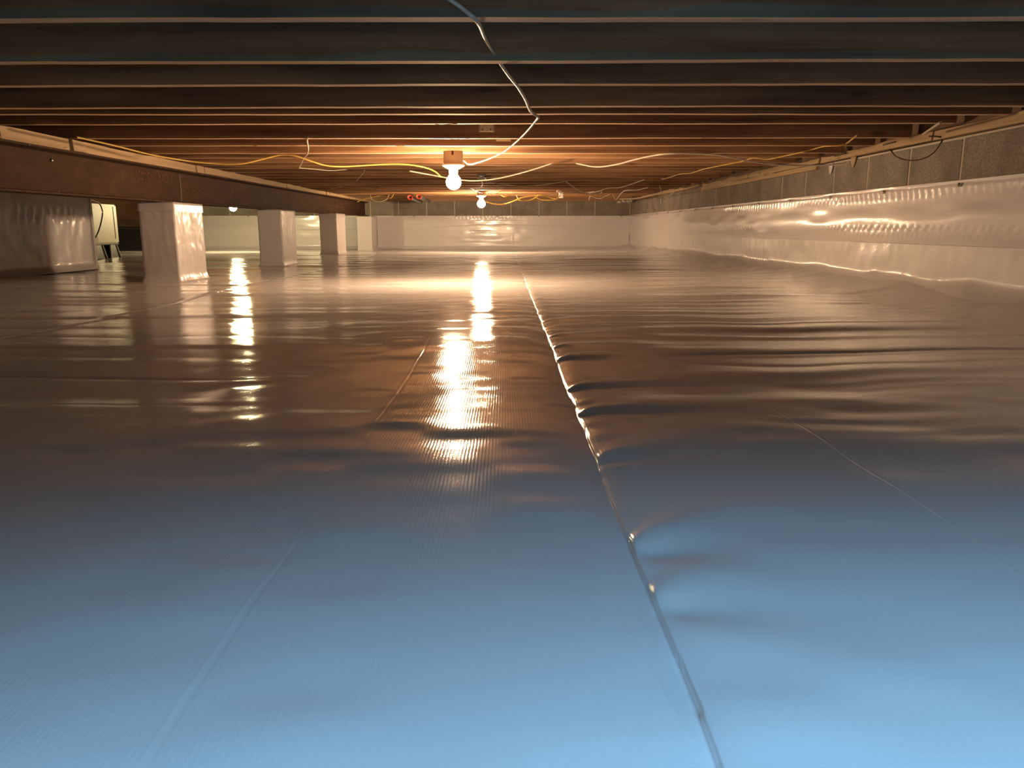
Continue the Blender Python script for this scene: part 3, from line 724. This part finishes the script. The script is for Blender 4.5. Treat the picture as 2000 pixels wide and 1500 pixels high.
cleat(935, 966, 243, 258, RK[6][0]-.022, 'small pale cleat with two dark screws below the middle joists')
cleat(969, 998, 270.5, 276, RK[7][0]-.012, 'tiny broken cleat right of the screwed one', False)
# splinters on the joists under the old wiring
rnd = random.Random(4)
for i, (px, py, k) in enumerate(((880, 270, 6), (905, 268, 6), (945, 269, 6), (875, 240, 5), (850, 241, 5), (860, 243, 5), (1370, 268.5, 6), (1520, 266, 6), (770, 283, 7), (480, 283, 7))):
    y = RK[k][0]-.006; a = aty(px, py+1, y); L = rnd.uniform(.03, .07)
    me = tube_me('wood_splinter', [(0,0,0), (L*.5, -.002, rnd.uniform(-.004, .004)), (L, -.004, rnd.uniform(-.006, .006))], .0013, 5)
    o = obj('wood_splinter', me, M['plate'], ceiling); o.location = a
# two grey pipes with red caps, hung by the back wall
for i, (px, px2) in enumerate(((801, 822), (818, 838))):
    a = Vector(aty(px, 385.5 if i == 0 else 384, 9.6)); b = Vector(aty(px2, 395 if i == 0 else 393.5, 10.9))
    t = thing('capped_pipe', a, ['left one of the two grey pipes with red caps near the back wall', 'right one of the two grey pipes with red caps near the back wall'][i], 'pipe', 'grey pipes with red caps')
    obj('pipe_tube', tube_me('pipe_tube', [(0,0,0), tuple((b-a)/2), tuple(b-a)], .024, 14), M['grey_pipe'], t)
    d = (b-a).normalized()
    obj('red_cap', tube_me('red_cap', [tuple(-d*.012), tuple(d*.012), tuple(d*.036)], .030, 16), M['red_plastic'], t, label='red end cap')
    obj('cap_hole', tube_me('cap_hole', [tuple(-d*.014), tuple(-d*.013), tuple(-d*.0115)], .015, 12), M['black'], t)
# metal bracket behind the big bulb
t = thing('cable_bracket', aty(940, 346, 6.1), 'dark metal cable bracket just right of the nearest bulb', 'bracket')
obj('bracket_plate', box_me('bracket_plate', -.03, .03, -.01, .012, -.022, .022, .003), M['nail'], t)
obj('bracket_clip', tube_me('bracket_clip', [(-.03, -.02, -.01), (0, -.03, .005), (.03, -.02, -.008), (.045, -.02, -.03)], .006, 8), M['zinc'], t)
flatcable_depth([(941, 354, 6.2), (942, 361, 6.6), (937, 366, 7.0), (922, 368, 7.4), (918, 367, 7.4), (935, 375, 8.2), (942, 377, 8.6)], .003, M['white_cable'], 'thin wire dropping from the dark bracket to the far lamp')

# ------------------------------------------------------------------ dehumidifier cabinet at the left
x1 = -3.90
Pa = atx(177, 397, x1); Pb = atx(234, 475, x1)
ya, yb = Pa[1], Pb[1]; ztop, zbot = Pa[2], Pb[2]; zf = fz(x1, (ya+yb)/2); x0 = x1-.38
ox, oy = (x0+x1)/2, (ya+yb)/2
cab = thing('dehumidifier', (ox, oy, zf), 'cream box-shaped dehumidifier on black legs, seen between footing and first pier', 'appliance')
def R(n, b, mat, bev=.003, **k): return obj(n, box_me(n, b[0]-ox, b[1]-ox, b[2]-oy, b[3]-oy, b[4]-zf, b[5]-zf, bev, 2), mat, cab, **k)
R('body', (x0, x1, ya, yb, zbot, ztop), M['cream'], .012)
g = atx(219, 401, x1)[1]
R('groove', (x1-.004, x1+.002, g, g+.010, zbot+.045, ztop-.02), M['steel'], .0005)
R('base_rim', (x0+.005, x1-.005, ya+.002, yb-.002, zbot-.012, zbot+.001), M['black'])
R('corner_patch', (x1-.004, x1+.0015, ya+.01, ya+.07, zbot+.01, zbot+.07), M['box_plastic'], .0005)
for (lx, ly) in ((x1-.055, ya+.09), (x1-.055, yb-.12), (x0+.055, yb-.12), (x0+.055, ya+.09)):
    hh = zbot-.010-zf
    vs = [(sx*.045, sy*.060, hh) for sx, sy in ((-1,-1),(1,-1),(1,1),(-1,1))]+[(sx*.060, sy*.095, 0) for sx, sy in ((-1,-1),(1,-1),(1,1),(-1,1))]
    l = obj('leg', mesh('leg', vs, [(0,1,2,3), (7,6,5,4), (0,4,5,1), (1,5,6,2), (2,6,7,3), (3,7,4,0)]), M['black'], cab); l.location = (lx-ox, ly-oy, 0)
    for e in (-1, 1):
        obj('leg_edge', tube_me('leg_edge', [(.046, e*.061, hh), (.055, e*.078, hh*.5), (.064, e*.097, .004)], .008, 6), M['grey_trim'], l)
P = [atx(a_, b_, x1+.05) for a_, b_ in ((170, 388), (192, 396), (199, 408), (200, 420), (196, 440), (191, 455), (184, 467), (172, 476))]
o = obj('power_cord', tube_me('power_cord', [tuple(Vector(q)-Vector(P[0])) for q in P], .0065, 8), M['black'], None, label='black power cord looping in front of the cream dehumidifier', category='cord'); o.location = P[0]
# low black box standing behind the dehumidifier
bk = obj('dark_mass', box_me('dark_mass', -5.19, -4.42, 9.9, 11.3, -.01, HC-.01, .02, 2), M['black'], None, label='low black mass left of the nearest free pier', category='dark mass')
